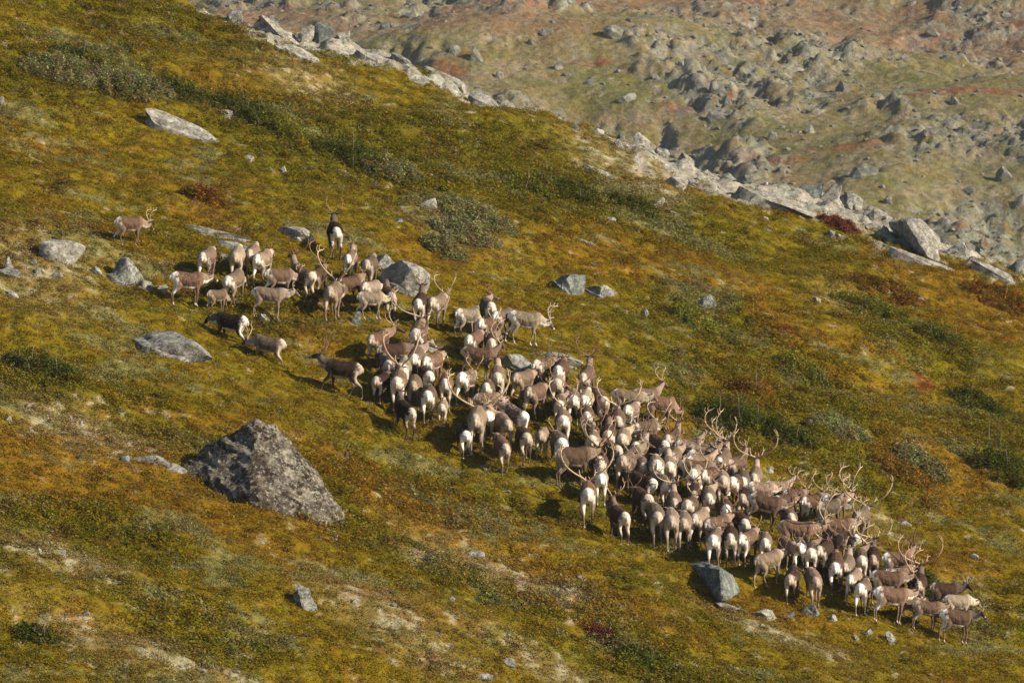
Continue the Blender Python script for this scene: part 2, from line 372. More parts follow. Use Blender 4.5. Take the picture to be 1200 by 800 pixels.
hull_rock("boulder", [(300,580,-1.6),(215,556,.4),(200,560,1.2),(238,534,1.5),(272,512,1.6),(299,496,.6),(322,501,.8),(338,522,.9),(352,545,1.0),(374,572,.6),
                      (399,606,-.6),(375,612,-1.3),(330,604,-1.7),(300,620,-1.2),(220,580,.2),(300,560,2.6),(400,625,.5)], M_boulder,
          "huge peaked boulder crusted with dark lichen, alone below the herd", .13)
hull_rock("boulder", [(846,696,-1.1),(844,668,-.7),(806,666,1.7),(802,661,2.0),(822,659,1.5),(842,664,.8),(858,674,.6),(867,694,.6),(858,699,-.5),(846,702,-1.0),(812,696,1.5),(835,700,1.4),(802,680,2.1)],
          M_dark, "grey boulder with a dark shaded face, just below the herd's lower edge", .045)
NEAR_ROCKS = [
 # name, px, py, w, h, tilt, mat, label
 ('rock',146,537,16,12,5,M_dark,"small blackish stone at the uphill end of the stone row"),
 ('rock',178,541,52,13,8,M_rock,"low broken grey stones in a row uphill of the peaked boulder"),
 ('rock',203,547,34,14,5,M_pale,"pale flat stone touching the peaked boulder"),
 ('rock',358,702,30,27,-8,M_rock,"lone square grey stone on open slope below the peaked boulder"),
 ('boulder',197,403,104,36,22,M_rock,"long rounded grey boulder lying above the peaked boulder"),
 ('boulder',70,293,58,34,28,M_pale,"pale grey boulder with shaded uphill side, beside small stones"),
 ('boulder',143,322,48,34,30,M_rock,"knobbly grey boulder in front of the lone far reindeer"),
 ('rock',168,338,24,14,35,M_pale,"small pale stone leaning on the knobbly grey boulder"),
 ('rock',187,336,20,12,10,M_pale,"low pale stone by the uphill group of reindeer"),
 ('rock',242,270,104,13,9,M_pale,"long thin pale slab above the uphill group of reindeer"),
 ('rock',268,286,44,13,14,M_rock,"short grey slab just under the long thin slab"),
 ('rock',264,303,26,9,10,M_rock,"smallest grey slab, directly behind a white rump"),
 ('rock',346,274,48,19,24,M_pale,"tapered pale slab uphill of the twin boulders"),
 ('rock',502,238,25,17,20,M_pale,"small bright stone high above the herd among shrubs"),
 ('rock',507,261,17,9,10,M_rock,"tiny grey stone just below the small bright stone"),
 ('rock',467,258,12,8,0,M_rock,"tiny round stone on dark heather above the twin boulders"),
 ('boulder',449,306,32,24,15,M_rock,"smaller, upper one of the twin boulders beside the herd"),
 ('boulder',472,328,62,38,20,M_pale,"larger, lower one of the twin boulders beside the herd"),
 ('rock',549,365,24,20,35,M_rock,"bluish grey stone behind the reindeer of the upper bunch"),
 ('rock',512,355,26,9,5,M_pale,"flat pale stone next to the bluish grey stone"),
 ('boulder',211,149,100,24,18,M_pale,"very long pale slab in green shrubs high on the slope"),
 ('rock',265,134,24,9,15,M_pale,"small pale stone at the shrub edge beyond the very long slab"),
 ('rock',331,200,12,10,0,M_pale,"little pale stone alone on the green upper slope"),
 ('rock',292,185,13,10,20,M_rock,"little grey stone below the very long pale slab"),
 ('boulder',664,331,52,34,38,M_dark,"dark headed wedge of rock on the slope above the herd's middle"),
 ('rock',702,341,46,20,24,M_rock,"crumbled pale stones beside the wedge of rock"),
 ('rock',825,354,22,20,50,M_rock,"upright grey stone beside a light green birch on the open slope"),
 ('rock',756,366,10,9,0,M_rock,"pebble sized stone downhill of the wedge of rock"),
 ('boulder',656,414,58,27,18,M_pale,"flat topped pale slab right behind the herd's middle"),
 ('boulder',608,432,66,22,15,M_rock,"cracked grey boulder partly hidden by the herd"),
 ('boulder',803,524,80,20,12,M_rock,"long low slab behind the dense part of the herd"),
 ('boulder',885,574,54,36,22,M_rock,"grey boulder half hidden behind the herd's downhill part"),
 ('rock',902,551,10,9,0,M_pale,"tiny bright stone beyond the half hidden grey boulder"),
 ('rock',975,590,58,9,6,M_pale,"thin strip of pale rock behind the wide antlers"),
 ('rock',1060,611,20,8,18,M_pale,"small pale stone downhill of the bull that walks apart"),
 ('rock',770,237,17,14,20,M_pale,"bright stone alone under the ridge outcrop"),
 ('rock',790,249,22,6,20,M_pale,"thin pale stone just below the bright stone"),
 ('boulder',789,207,34,26,30,M_pale,"whitish block standing at the ridge in green heather"),
 ('rock',811,213,16,14,30,M_pale,"smaller whitish block leaning beside the larger one"),
 ('rock',705,203,50,8,24,M_pale,"slender pale slab on the green slope under the ridge"),
 ('rock',685,282,30,7,10,M_rock,"thin grey slab above the dark wedge of rock"),
 ('rock',716,258,14,5,10,M_pale,"flat pale flake in orange heather"),
 ('rock',555,650,28,9,5,M_rock,"flat grey stone on bare patch below the herd"),
 ('rock',595,776,20,12,15,M_rock,"grey stone at the lower edge of the slope"),
 ('rock',566,796,26,10,0,M_rock,"flat stone cut by the lower edge of the picture"),
 ('rock',628,515,6,5,0,M_pale,"tiny pale pebble among the herd's legs"),
 ('rock',858,712,46,9,14,M_pale,"flat pale ledge under the dark faced boulder"),
 ('rock',896,720,34,12,10,M_pale,"broken pale slab downhill of the flat ledge"),
 ('rock',922,719,22,9,-12,M_rock,"small grey slab at the end of the broken ledge"),
 ('rock',949,716,22,14,48,M_rock,"tilted grey slab right below the pale legged reindeer"),
 ('rock',977,725,16,8,30,M_pale,"small pale stone downhill of the tilted slab"),
 ('rock',1016,741,14,10,40,M_pale,"narrow pale stone under the herd's downhill end"),
 ('rock',1042,747,20,15,35,M_rock,"blue grey stone below the last walking reindeer"),
 ('rock',1003,748,9,7,0,M_pale,"tiny pale stone near the narrow pale stone"),
 ('rock',415,373,15,17,35,M_rock,"pale upright stone between two groups of reindeer"),
 ('rock',279,372,18,9,25,M_pale,"small pale stone behind the dark descending reindeer"),
 ('rock',307,374,20,12,25,M_rock,"small grey stone under the side-on reindeer"),
 ('rock',500,405,22,16,30,M_pale,"crumbling pale stone in lichen beside the looped antlers"),
 ('rock',8,313,18,22,10,M_rock,"grey stone at the picture's edge by the small stones"),
 ('rock',10,320,28,13,12,M_rock,"second grey stone at the picture's edge"),
 ('rock',38,306,12,8,20,M_pale,"small stone between the pale boulder and the edge stones"),
 ('rock',45,318,14,8,30,M_rock,"small grey stone below the pale boulder"),
 ('rock',67,322,16,9,0,M_pale,"small flat stone under the pale boulder's middle"),
 ('rock',15,343,11,10,-30,M_pale,"white pointed stone on reddish heath"),
 ('rock',111,318,14,10,40,M_pale,"small stone touching the knobbly boulder's uphill side"),
 ('rock',1078,352,12,7,0,M_pale,"small white stone on the heather under the ridge"),
 ('rock',957,352,12,8,10,M_pale,"rounded white stone in the middle of the heather"),
 ('rock',2,118,8,14,0,M_pale,"small stone at the uphill edge in green shrubs"),
 ('rock',28,80,18,8,20,M_pale,"flat stone among shrubs in the uphill corner"),
 ('rock',1140,652,14,8,10,M_rock,"small stone beyond the herd's last reindeer"),
 ('rock',95,495,9,7,0,M_pale,"pale stone on lichen uphill of the peaked boulder"),
 ('rock',10,492,10,9,0,M_pale,"pale stone at the edge of the lichen patch"),
 ('rock',45,645,11,8,0,M_pale,"white stone on the lowest lichen patch"),
 ('rock',72,646,12,6,0,M_pale,"second white stone on the lowest lichen patch"),
 ('rock',668,690,13,8,10,M_pale,"small white stone on bare ground under the herd"),
 ('rock',700,728,11,6,10,M_rock,"small grey stone near the red bush"),
 ('rock',405,613,10,7,10,M_pale,"chip of pale stone at the peaked boulder's foot"),
]
RIDGE = [
 ('boulder',272,6,30,18,45,M_rock,"dark grey block at the top of the ridge"),
 ('boulder',302,16,30,34,48,M_rock,"tall bluish grey block on the upper ridge"),
 ('boulder',322,34,62,18,38,M_pale,"pale sloping slab on the upper ridge"),
 ('boulder',356,39,19,21,25,M_pale,"small block with shaded side on the upper ridge"),
 ('boulder',379,41,28,26,10,M_dark,"dark block between two pale ones on the upper ridge"),
 ('boulder',401,44,22,24,15,M_pale,"bright cream block at the end of the upper ridge group"),
 ('rock',350,62,70,18,22,M_pale,"long pale shelf under the upper ridge blocks"),
 ('rock',432,62,48,15,30,M_pale,"pale slab downhill of the cream block"),
 ('rock',487,92,34,14,24,M_pale,"whitish rock on the slope below the ridge line"),
 ('rock',470,76,36,9,26,M_rock,"narrow slab along the ridge line"),
 ('rock',524,92,60,9,24,M_pale,"long narrow ledge along the middle ridge"),
 ('rock',566,116,44,16,26,M_pale,"pale rounded slab on the middle ridge"),
 ('rock',541,103,13,11,20,M_pale,"small pale block beside the rounded slab"),
 ('rock',592,121,26,9,32,M_pale,"last thin slab where the middle ridge turns green"),
 ('rock',673,149,12,7,10,M_dark,"dark stone on the bare ridge crest"),
 ('rock',700,152,16,9,20,M_pale,"small pale stone on the ridge crest"),
 ('rock',727,152,12,16,0,M_dark,"black hollowed stone on the ridge crest"),
 ('rock',724,168,14,12,20,M_rock,"round grey stone just under the ridge crest"),
 ('boulder',752,160,22,18,-10,M_pale,"cream block standing up on the ridge crest"),
 ('rock',758,174,26,10,28,M_pale,"slab under the cream ridge block"),
 ('rock',776,180,20,9,30,M_rock,"first of the stones stepping down the ridge"),
 ('rock',804,186,22,12,22,M_pale,"second of the stones stepping down the ridge"),
 ('rock',826,196,20,12,35,M_pale,"third of the stones stepping down the ridge"),
 ('rock',850,208,26,12,30,M_rock,"lowest of the stones stepping down the ridge"),
 ('boulder',905,232,126,28,27,M_pale,"great smooth pale slab on the ridge"),
 ('boulder',873,215,22,10,0,M_dark,"dark flat stone at the upper end of the great slab"),
 ('boulder',950,210,36,20,8,M_dark,"dark jagged rock capping the ridge"),
 ('boulder',972,218,24,26,40,M_pale,"whitish wedge beside the dark jagged rock"),
 ('rock',982,213,16,11,0,M_pale,"bright round stone on top of the whitish wedge"),
 ('rock',1003,240,13,12,0,M_pale,"white stone in the middle of the ridge jumble"),
 ('boulder',995,232,34,24,25,M_rock,"grey block in the middle of the ridge jumble"),
 ('boulder',1024,250,30,20,20,M_pale,"pale block uphill of the dark hollow"),
 ('boulder',1118,291,32,26,30,M_rock,"rounded grey boulder downhill of the overhang"),
 ('rock',1133,300,15,22,45,M_pale,"white leaning slab beside the rounded grey boulder"),
 ('rock',1148,292,16,15,-20,M_rock,"upright pointed stone on the lower ridge"),
 ('rock',1090,306,110,13,25,M_pale,"long ledge running under the ridge boulders"),
 ('rock',1165,322,70,11,26,M_pale,"pale ledge at the lower end of the ridge"),
 ('rock',1175,303,10,9,10,M_pale,"small pale stone on the lower ridge"),
 ('rock',1192,311,24,22,20,M_dark,"dark boulder at the ridge's downhill end"),
 ('rock',975,276,12,8,10,M_rock,"small grey stone by the red shrub under the great slab"),
 ('rock',985,279,26,5,18,M_pale,"thin pale flake under the red shrub"),
 ('rock',1110,267,50,8,12,M_pale,"flat shelf behind the ridge boulders"),
 ('rock',655,137,9,6,0,M_pale,"pebble sized stone on the green crest"),
]
SNK = {}
for r_ in NEAR_ROCKS: rock(*r_)
for r_ in RIDGE: rock(*r_, depth=.7, tall=.8 if r_[3] > 40 else (.95 if r_[3] > 28 else 1.15))
hull_rock("boulder", [(1088,300,-1.3),(1064,261,-.2),(1054,262,1.0),(1046,262,1.8),(1060,284,1.6),(1078,300,.6),(1080,262,.2),(1094,277,.3),(1099,292,-.2),(1098,304,-.8),(1075,258,1.6),(1100,285,1.5)],
          M_pale, "steep pale ridge boulder whose uphill face lies in black shade", .10)
FAR_ROCKS = [
 (838,100,14,16,"pale block on the far cliff's brink"),(852,118,18,24,"tall grey block in the far cliff face"),(830,112,12,14,"block beside the dark cleft on the far slope"),
 (533,60,16,14,"round pale boulder on the far slope near the top of the ridge"),(556,62,26,26,"large tilted boulder beside the round pale one"),(478,18,20,10,"small far slab under the picture's top edge"),
 (625,52,14,9,"grey far block uphill of the open grass"),(640,40,20,9,"long grey far block"),(880,118,20,13,"far block with rusty top"),(987,102,26,20,"broad far boulder in the high rock band"),
 (1030,110,18,13,"far boulder just downhill of the broad one"),(1012,200,40,24,"great domed rock on the lower far slope"),(1178,205,26,18,"pale domed rock at the far slope's edge"),
 (1194,244,16,22,"grey rock at the picture's edge above the ridge"),(842,136,28,16,"sloping far slab below the cliff"),(735,116,26,14,"low grey cluster rock in the far grass"),
 (720,42,28,16,"rounded far rock in brown heath"),(1150,66,18,9,"small far rock in the rusty band"),(1068,5,14,9,"pale far rock at the top edge"),(915,200,14,11,"grey scree block behind the great slab"),
 (690,96,11,9,"single far stone on pale grass"),(770,92,14,9,"far stone on the olive patch"),(1090,150,16,12,"mid-sized far stone in brown heath"),(1120,120,14,11,"greyish far stone under the high band"),
 (1135,228,17,11,"far stone low on the slope under the domed rock"),(950,150,16,13,"far stone in the dark rock band"),(800,75,12,9,"far stone above the dark cleft"),(905,160,15,12,"far stone near the scree"),
 (1040,235,14,13,"far stone just beyond the overhanging boulder"),(655,80,13,10,"far stone over the crest's green dip"),(585,88,13,9,"far stone above the thin last slab"),(450,30,16,12,"far stone behind the upper ridge"),
 (1095,45,20,9,"flat far rock in the scree strip"),(1180,20,14,8,"far rock by the upper corner"),(960,40,12,8,"far rock in the pale band"),(1060,70,14,10,"far rock on the tan heath")]
for (px, py, w, h, lab) in FAR_ROCKS:
    rock("far_boulder", px, py, w, h, random.uniform(-15, 25), M_far_rock, lab, 'boulder', 'boulders on the far mountainside', far=True, sub=2)
# loose scree on the far slope: one mass of stones nobody could count
def scatter_rocks(name, pts, sizes, mat, label, cat):
    Vs, Fs = [], []; k = 0; shapes = [rock_shape(3000+i, 1, 8, .05) for i in range(10)]
    for (x, y, z), s in zip(pts, sizes):
        P, F = shapes[k % 10]; a = rng.uniform(0, 6.28); c, s_ = math.cos(a), math.sin(a)
        Q = P*np.array([s, s*rng.uniform(.6, 1), s*rng.uniform(.45, .85)])
        Q = np.stack([Q[:, 0]*c-Q[:, 1]*s_, Q[:, 0]*s_+Q[:, 1]*c, Q[:, 2]], 1) + np.array([x, y, z+s*.15])
        Vs.append(Q); Fs.append(F + k*len(P)); k += 1
    me = np_mesh(name, np.concatenate(Vs), np.concatenate(Fs), False)
    return tag(link(name, me, mat), label, cat, None, 'stuff')
gatef = lambda x, y: rockf[((y-fy_[0])/.42).astype(int), ((x-fx_[0])/.42).astype(int)]
n = 150000; sx_ = rng.uniform(-85, 120, n); sy_ = rng.uniform(560, 880, n)
ix = ((sx_-fx_[0])/.42).astype(int); iy = ((sy_-fy_[0])/.42).astype(int)
keep = rng.uniform(size=n) < (.10 + .42*rockf[iy, ix]**1.3)
sx_, sy_ = sx_[keep], sy_[keep]; sz_ = hzf(sx_, sy_); ssz = .09 + .50*rng.uniform(size=len(sx_))**(5 + 4*(1-gatef(sx_, sy_)))
scatter_rocks("scree", np.stack([sx_, sy_, sz_], 1), ssz, M_far_rock, "grey scree strewn over the far mountainside", "scree")
# small stones and pebbles in bare patches of the near slope
n = 26000; px_ = rng.uniform(-26, 28, n); py_ = rng.uniform(140, 245, n)
lmv = gridval(LM, px_, py_); rmv = gridval(RM, px_, py_)
keep = (rng.uniform(size=n) < lmv*.22 + rmv*.35 + .002) & (py_ < yc(px_)+1.5)
px_, py_ = px_[keep], py_[keep]
scatter_rocks("gravel", np.stack([px_, py_, hz(px_, py_)], 1), .03+.16*rng.uniform(size=len(px_))**3, M_pale, "loose pale gravel in bare patches of the slope", "gravel")

# ---------------------------------------------------------------- thin mountain haze
def haze_box():
    bm = bmesh.new(); bmesh.ops.create_cube(bm, size=1)
    for v in bm.verts: v.co = Vector((v.co.x*3700, v.co.y*4300 + 550, v.co.z*700 + 145))
    me = bpy.data.meshes.new("haze"); bm.to_mesh(me); bm.free()
    m = bpy.data.materials.new("haze"); m.use_nodes = True; t = m.node_tree; t.nodes.remove(t.nodes["Principled BSDF"])
    v = t.nodes.new("ShaderNodeVolumePrincipled"); v.inputs["Color"].default_value = (.80, .86, .95, 1); v.inputs["Density"].default_value = .00005
    t.links.new(v.outputs[0], t.nodes["Material Output"].inputs["Volume"])
    tag(link("haze", me, m), "thin pale haze over the valley", "haze", None, 'stuff')
haze_box()
# ---------------------------------------------------------------- low vegetation
def leaves(x, y, z, spread, height, size, k, col, var):
    """k triangle leaves round each tuft"""
    n = len(x); m = n*k
    rep = np.repeat
    ang = rng.uniform(0, 2*np.pi, m); rad = np.sqrt(rng.uniform(size=m)); sp_ = rep(spread, k); hh = rep(height, k)
    top = rng.uniform(.25, 1, m)
    cx = rep(x, k) + np.cos(ang)*rad*sp_; cy = rep(y, k) + np.sin(ang)*rad*sp_
    cz = rep(z, k) + hh*top*np.sqrt(np.maximum(1-.85*rad**2, .05)) - SX*(cx-rep(x, k)) + SY*(cy-rep(y, k))
    s = rep(size, k)*rng.uniform(.6, 1.3, m)
    th = rng.uniform(0, 2*np.pi, m); up = rng.uniform(-.2, 1.0, m)
    a = np.stack([np.cos(th), np.sin(th), up], 1); a /= np.linalg.norm(a, axis=1)[:, None]
    b = np.stack([-np.sin(th), np.cos(th), rng.uniform(-.5, .5, m)], 1); b /= np.linalg.norm(b, axis=1)[:, None]
    c = np.stack([cx, cy, cz], 1)
    v = np.empty((m, 3, 3)); v[:, 0] = c - b*(s*.38)[:, None] - a*(s*.3)[:, None]; v[:, 1] = c + b*(s*.38)[:, None] - a*(s*.3)[:, None]; v[:, 2] = c + a*(s*.75)[:, None]
    cc = rep(col, k, axis=0)*(1 + var*rng.normal(size=(m, 1)))*(1+.10*rng.normal(size=(m, 3)))
    return v.reshape(-1, 3), np.clip(cc, .004, .8)
n = 158000
uy = rng.uniform(148, 240, n); ux = rng.uniform(-1, 1, n)*(uy*.1*1.42 + 1.5)
wx, wy = warp(ux, uy)
c_, lm_, tall_, g_, r_ = (gridval(A, ux, uy) for A in (C, LM, TALL, GG, RR)); rm_ = gridval(RM, ux, uy)
c_, lm_, tall_, g_, r_ = fields(ux, uy)
clump = fbm(ux, uy, .9, 701, 2)
keep = (rng.uniform(size=n) < (1-.85*lm_)*(1-.97*rm_)*(.55+.5*ss(-.3, .4, clump))) & (uy < yc(ux)+.8)
ux, uy, c_, tall_, clump, r_, lm_ = (a[keep] for a in (ux, uy, c_, tall_, clump, r_, lm_))
uz = hz(ux, uy); n = len(ux); print("tufts", n)
tj = rng.uniform(size=n)
c_ = c_*(1+.18*rng.normal(size=(n, 1)))*(1+.08*rng.normal(size=(n, 3)))
c_[tj < .05] = c_[tj < .05]*.5 + RUST*.7; c_[(tj > .05) & (tj < .08)] = GREYG*1.15; c_[(tj > .10) & (tj < .14)] = YELL*1.2
hgt = .05 + .13*tall_ + .30*ss(.55, 1.0, tall_)*ss(.1, .5, fbm(ux, uy, 1.6, 711, 3)) + .20*np.maximum(clump, 0) + .09*rng.uniform(size=n)**2; spd = .12 + .13*rng.uniform(size=n)+.06*tall_
v, cc = leaves(ux, uy, uz, spd, hgt, .058+.034*tall_, 27, c_*1.17, .17)
F = np.arange(len(v)).reshape(-1, 3)
me = np_mesh("heath", v, F, False); set_col(me, cc, domain='FACE')
tag(link("heath", me, M_leaf), "olive, orange and brown dwarf heath covering the slope", "heath", None, 'stuff')

M_stem, nt_, b_s = newmat("stems"); 
n_ = noise(nt_, N(nt_, "ShaderNodeTexCoord").outputs["Object"], 20); nt_.links.new(ramp(nt_, n_, [(.3, (.10, .075, .05)), (.7, (.24, .20, .15))]), b_s.inputs["Base Color"])
def tube(pts, rad, seg=6, cap=True):
    pts = [Vector(p) for p in pts]; Vv, Ff = [], []
    up = Vector((.13, .27, .95)).normalized()
    for i, p in enumerate(pts):
        t = (pts[min(i+1, len(pts)-1)] - pts[max(i-1, 0)]).normalized()
        a = t.cross(up); a = a.normalized() if a.length > 1e-3 else Vector((1, 0, 0)); b = t.cross(a)
        for k in range(seg):
            an = 2*math.pi*k/seg; Vv.append(tuple(p + (a*math.cos(an) + b*math.sin(an))*rad[i]))
    for i in range(len(pts)-1):
        for k in range(seg):
            q = (i*seg+k, i*seg+(k+1) % seg, (i+1)*seg+(k+1) % seg, (i+1)*seg+k); Ff.append((q[0], q[1], q[2])); Ff.append((q[0], q[2], q[3]))
    e = (len(pts)-1)*seg; Vv.append(tuple(pts[-1])); 
    for k in range(seg): Ff.append((e+k, e+(k+1) % seg, len(Vv)-1))
    return np.array(Vv), np.array(Ff)
def join(parts):
    Vs, Fs, k = [], [], 0
    for v, f in parts: Vs.append(v); Fs.append(f+k); k += len(v)
    return np.concatenate(Vs), np.concatenate(Fs)
GR1, GR2, GR3, GR4 = (.085, .092, .012), (.22, .20, .075), (.17, .155, .016), (.19, .095, .014)
SHRUBS = [
 (75,85,90,26,GR2,"grey green willow thicket in the uphill corner"),(150,100,80,28,GR2,"silvery willow thicket above the very long pale slab"),(95,72,60,14,GR1,"dark green shrub strip along the upper bench"),
 (205,105,70,22,GR1,"dark green shrub beyond the very long pale slab"),(285,130,70,24,GR1,"dark dwarf birch beyond the small pale stone"),(335,150,60,26,GR3,"bright green dwarf birch on the upper bench"),(410,178,70,28,GR1,"deep green dwarf birch in the middle of the upper bench"),
 (460,200,60,20,GR2,"grey green willow at the downhill end of the upper bench"),(560,255,70,18,GR2,"pale willow band below the small bright stone"),(545,275,60,16,GR2,"second pale willow band under the first"),(520,292,40,20,GR2,"small silvery willow behind the upper bunch"),
 (668,226,60,20,GR1,"dark green shrub bench under the ridge"),(625,222,60,18,GR3,"bright green shrub uphill of the dark shrub bench"),(815,375,60,24,GR3,"light green birch beside the upright grey stone"),(740,240,50,14,GR1,"dark shrub near the bright stone"),
 (870,490,80,32,GR1,"big dark birch thicket above the long low slab"),(920,512,60,24,GR1,"dark thicket downhill of the big birch thicket"),(985,500,56,26,GR2,"pale leaved willow in the downhill shrub belt"),(945,440,60,20,GR3,"yellowish green shrub high in the shrub belt"),
 (1080,545,50,24,GR2,"grey lichened willow beside the orange heath"),(1175,545,56,40,GR1,"big bare twigged bush at the slope's edge"),(1150,475,60,14,GR1,"low dark shrub above the bare twigged bush"),(50,430,70,24,GR1,"dark green birch uphill of the long rounded boulder"),
 (30,428,30,14,GR2,"pale willow in front of the uphill dark birch"),(1100,395,50,16,GR1,"low dark green shrub under the ridge heather"),(1020,365,70,14,GR3,"light green shrub patch in the heather"),(705,745,22,10,(.12,.035,.015),"small crimson bush on the lower slope"),
 (985,264,34,12,(.16,.055,.025),"rusty red shrub under the great pale slab"),(240,226,40,20,GR4,"orange brown birch above the lone far reindeer"),(1060,555,60,20,GR4,"orange birch under the downhill shrub belt"),(760,780,60,14,GR1,"dark green creeping shrub at the lower edge"),
 (880,455,40,18,GR4,"orange birch tip above the big thicket"),(1085,688,46,20,GR1,"dark green shrub behind the widest antlers"),(40,745,40,14,GR1,"small dark shrub in the lowest corner"),(1170,352,60,14,GR4,"red brown shrub below the ridge's end"),
 (1040,345,70,10,GR4,"red brown heather strip under the ridge")]
for i, (px, py, w, h, col, lab) in enumerate(SHRUBS):
    g = at(px, py + h*.45); s = g.y/K; Wd, Hd = w*s*1.3, h*s*.8
    root = empty("dwarf_shrub", (g.x, g.y + Wd*.25, 0)); root.location.z = float(hz(g.x, g.y+Wd*.25)); tag(root, lab, "shrub", "shrubs on the slope")
    nt2 = int(10 + 30*Wd); a = rng.uniform(0, 6.28, nt2); r2 = np.sqrt(rng.uniform(size=nt2)); tx = np.cos(a)*r2*Wd*.5; ty = np.sin(a)*r2*Wd*.42
    ty += tx*0; lx = tx + g.x; ly = ty + g.y + Wd*.25; tz = hz(lx, ly) - root.location.z
    hh = (Hd*1.45)*(1-.65*r2**2)*rng.uniform(.55, 1.15, nt2); cl = np.array(col)[None, :]*(1+.28*rng.normal(size=(nt2, 1)))
    cl = cl*(1+.12*rng.normal(size=(nt2, 3)))
    v, cc = leaves(tx, ty, tz, np.full(nt2, .17)+.1*rng.uniform(size=nt2), hh, np.full(nt2, .09), 70, cl, .28)
    fm = np_mesh("foliage", v, np.arange(len(v)).reshape(-1, 3), False); set_col(fm, cc, domain='FACE'); link("foliage", fm, M_leaf, root)
    for j in range(min(nt2, 7)):
        b0 = Vector((tx[j], ty[j], tz[j]-.04)); t0 = b0 + Vector((rng.normal()*.12, rng.normal()*.12, hh[j]*1.25+.05)); mid = (b0+t0)/2 + Vector((rng.normal()*.04, rng.normal()*.04, 0))
        v, f = tube([b0, mid, t0], [.016, .012, .006], 4); link("stem", np_mesh("stem", v, f), M_stem, root)

# ---------------------------------------------------------------- reindeer
def fur_mat():
    m, nt, b = newmat("fur")
    at_ = N(nt, "ShaderNodeAttribute"); at_.attribute_name = "pattern"
    sp_ = N(nt, "ShaderNodeSeparateColor"); nt.links.new(at_.outputs["Color"], sp_.inputs[0])
    oi = N(nt, "ShaderNodeObjectInfo"); tc = N(nt, "ShaderNodeTexCoord")
    v = N(nt, "ShaderNodeMapping"); v.inputs["Scale"].default_value = (1, 1, .45); nt.links.new(tc.outputs["Object"], v.inputs[0])
    n1 = noise(nt, v.outputs[0], 9, 6, .7); n2 = noise(nt, tc.outputs["Object"], 45, 3, .6)
    c = mixn(nt, 1.0, oi.outputs["Color"], ramp(nt, n1, [(.3, .72), (.7, 1.3)]), 'MULTIPLY')
    pale = mixn(nt, 1.0, c, (2.0, 2.05, 2.1), 'MULTIPLY'); pale = mixn(nt, .14, pale, (.42, .36, .28)); c = mixn(nt, sp_.outputs[2], c, pale)
    n3_ = noise(nt, tc.outputs["Object"], 13, 4, .7)
    def M(op, a_, b_):
        q = N(nt, "ShaderNodeMath", operation=op)
        for k_, w_ in enumerate((a_, b_)):
            if hasattr(w_, 'is_linked'): nt.links.new(w_, q.inputs[k_])
            else: q.inputs[k_].default_value = w_
        return q.outputs[0]
    wsum = M('ADD', M('ADD', sp_.outputs[0], M('MULTIPLY', M('SUBTRACT', n3_, .5), 1.1)), M('MULTIPLY', M('SUBTRACT', oi.outputs['Random'], .5), .45))
    wm = ramp(nt, wsum, [(.20, 0), (.70, 1)])
    fr2 = M('FRACT', M('MULTIPLY', oi.outputs['Random'], 7.3), 0)
    wv = ramp(nt, fr2, [(0, (.36, .28, .20)), (.4, (.56, .47, .36)), (1, (.78, .71, .60))]); c = mixn(nt, wm, c, wv)
    dk = mixn(nt, .75, c, (.022, .016, .012)); c = mixn(nt, sp_.outputs[1], c, dk)
    c = mixn(nt, 1.0, c, ramp(nt, n2, [(.3, .86), (.7, 1.12)]), 'MULTIPLY')
    nt.links.new(c, b.inputs["Base Color"])
    bp = N(nt, "ShaderNodeBump"); bp.inputs["Strength"].default_value = .6; bp.inputs["Distance"].default_value = .02
    nt.links.new(n1, bp.inputs["Height"]); nt.links.new(bp.outputs[0], b.inputs["Normal"])
    return m
def bone_mat():
    m, nt, b = newmat("antler_bone"); b.inputs["Roughness"].default_value = .6
    oi = N(nt, "ShaderNodeObjectInfo"); tc = N(nt, "ShaderNodeTexCoord"); n1 = noise(nt, tc.outputs["Object"], 7, 4)
    c = mixn(nt, 1.0, oi.outputs["Color"], ramp(nt, n1, [(.3, .7), (.7, 1.25)]), 'MULTIPLY'); nt.links.new(c, b.inputs["Base Color"]); return m
M_fur, M_bone = fur_mat(), bone_mat()

POSES = { # neck elevation, neck yaw, head pitch(down), head yaw, front dx (L,R), hind dx (L,R), lifts FL FR HL HR
 'a': (14, 0, 36, 0, (.02, -.03), (.03, -.06), (0, 0, 0, 0)),
 'w': (4, 0, 42, 0, (.22, -.20), (-.20, .18), (0, .03, .05, 0)),
 'v': (20, 6, 34, 20, (-.18, .20), (.17, -.22), (.04, 0, 0, .05)),
 'h': (48, 0, 22, 0, (.0, .03), (.0, -.04), (0, 0, 0, 0)),
 'g': (-34, 0, 62, 0, (.10, -.12), (-.05, .10), (0, 0, 0, 0)),
 'm': (-10, 0, 48, 0, (.16, -.14), (-.15, .15), (0, .03, .03, 0)),
 'l': (22, 34, 30, 82, (.02, -.03), (.05, -.08), (0, 0, 0, 0)),
 'r': (22, -34, 30, -82, (-.03, .02), (-.08, .05), (0, 0, 0, 0)),
 'b': (30, 55, 24, 150, (.02, -.03), (.05, -.08), (0, 0, 0, 0)),
 't': (26, 0, 18, 0, (.32, -.22), (-.30, .20), (.10, .02, .05, .02)),
}
def headframe(p):
    ne, ny_, hp, hy = (R(a) for a in p[:4])
    B = Vector((.46, 0, 1.00)); L = .50
    Hh = B + L*Vector((math.cos(ne)*math.cos(ny_), math.cos(ne)*math.sin(ny_), math.sin(ne)))
    Nn = Hh + .33*Vector((math.cos(hp)*math.cos(hy), math.cos(hp)*math.sin(hy), -math.sin(hp)))
    M = Matrix.Translation(Hh) @ Matrix.Rotation(hy, 4, 'Z') @ Matrix.Rotation(hp-R(30), 4, 'Y')
    return B, Hh, Nn, M
IV, IF = ICO[2]
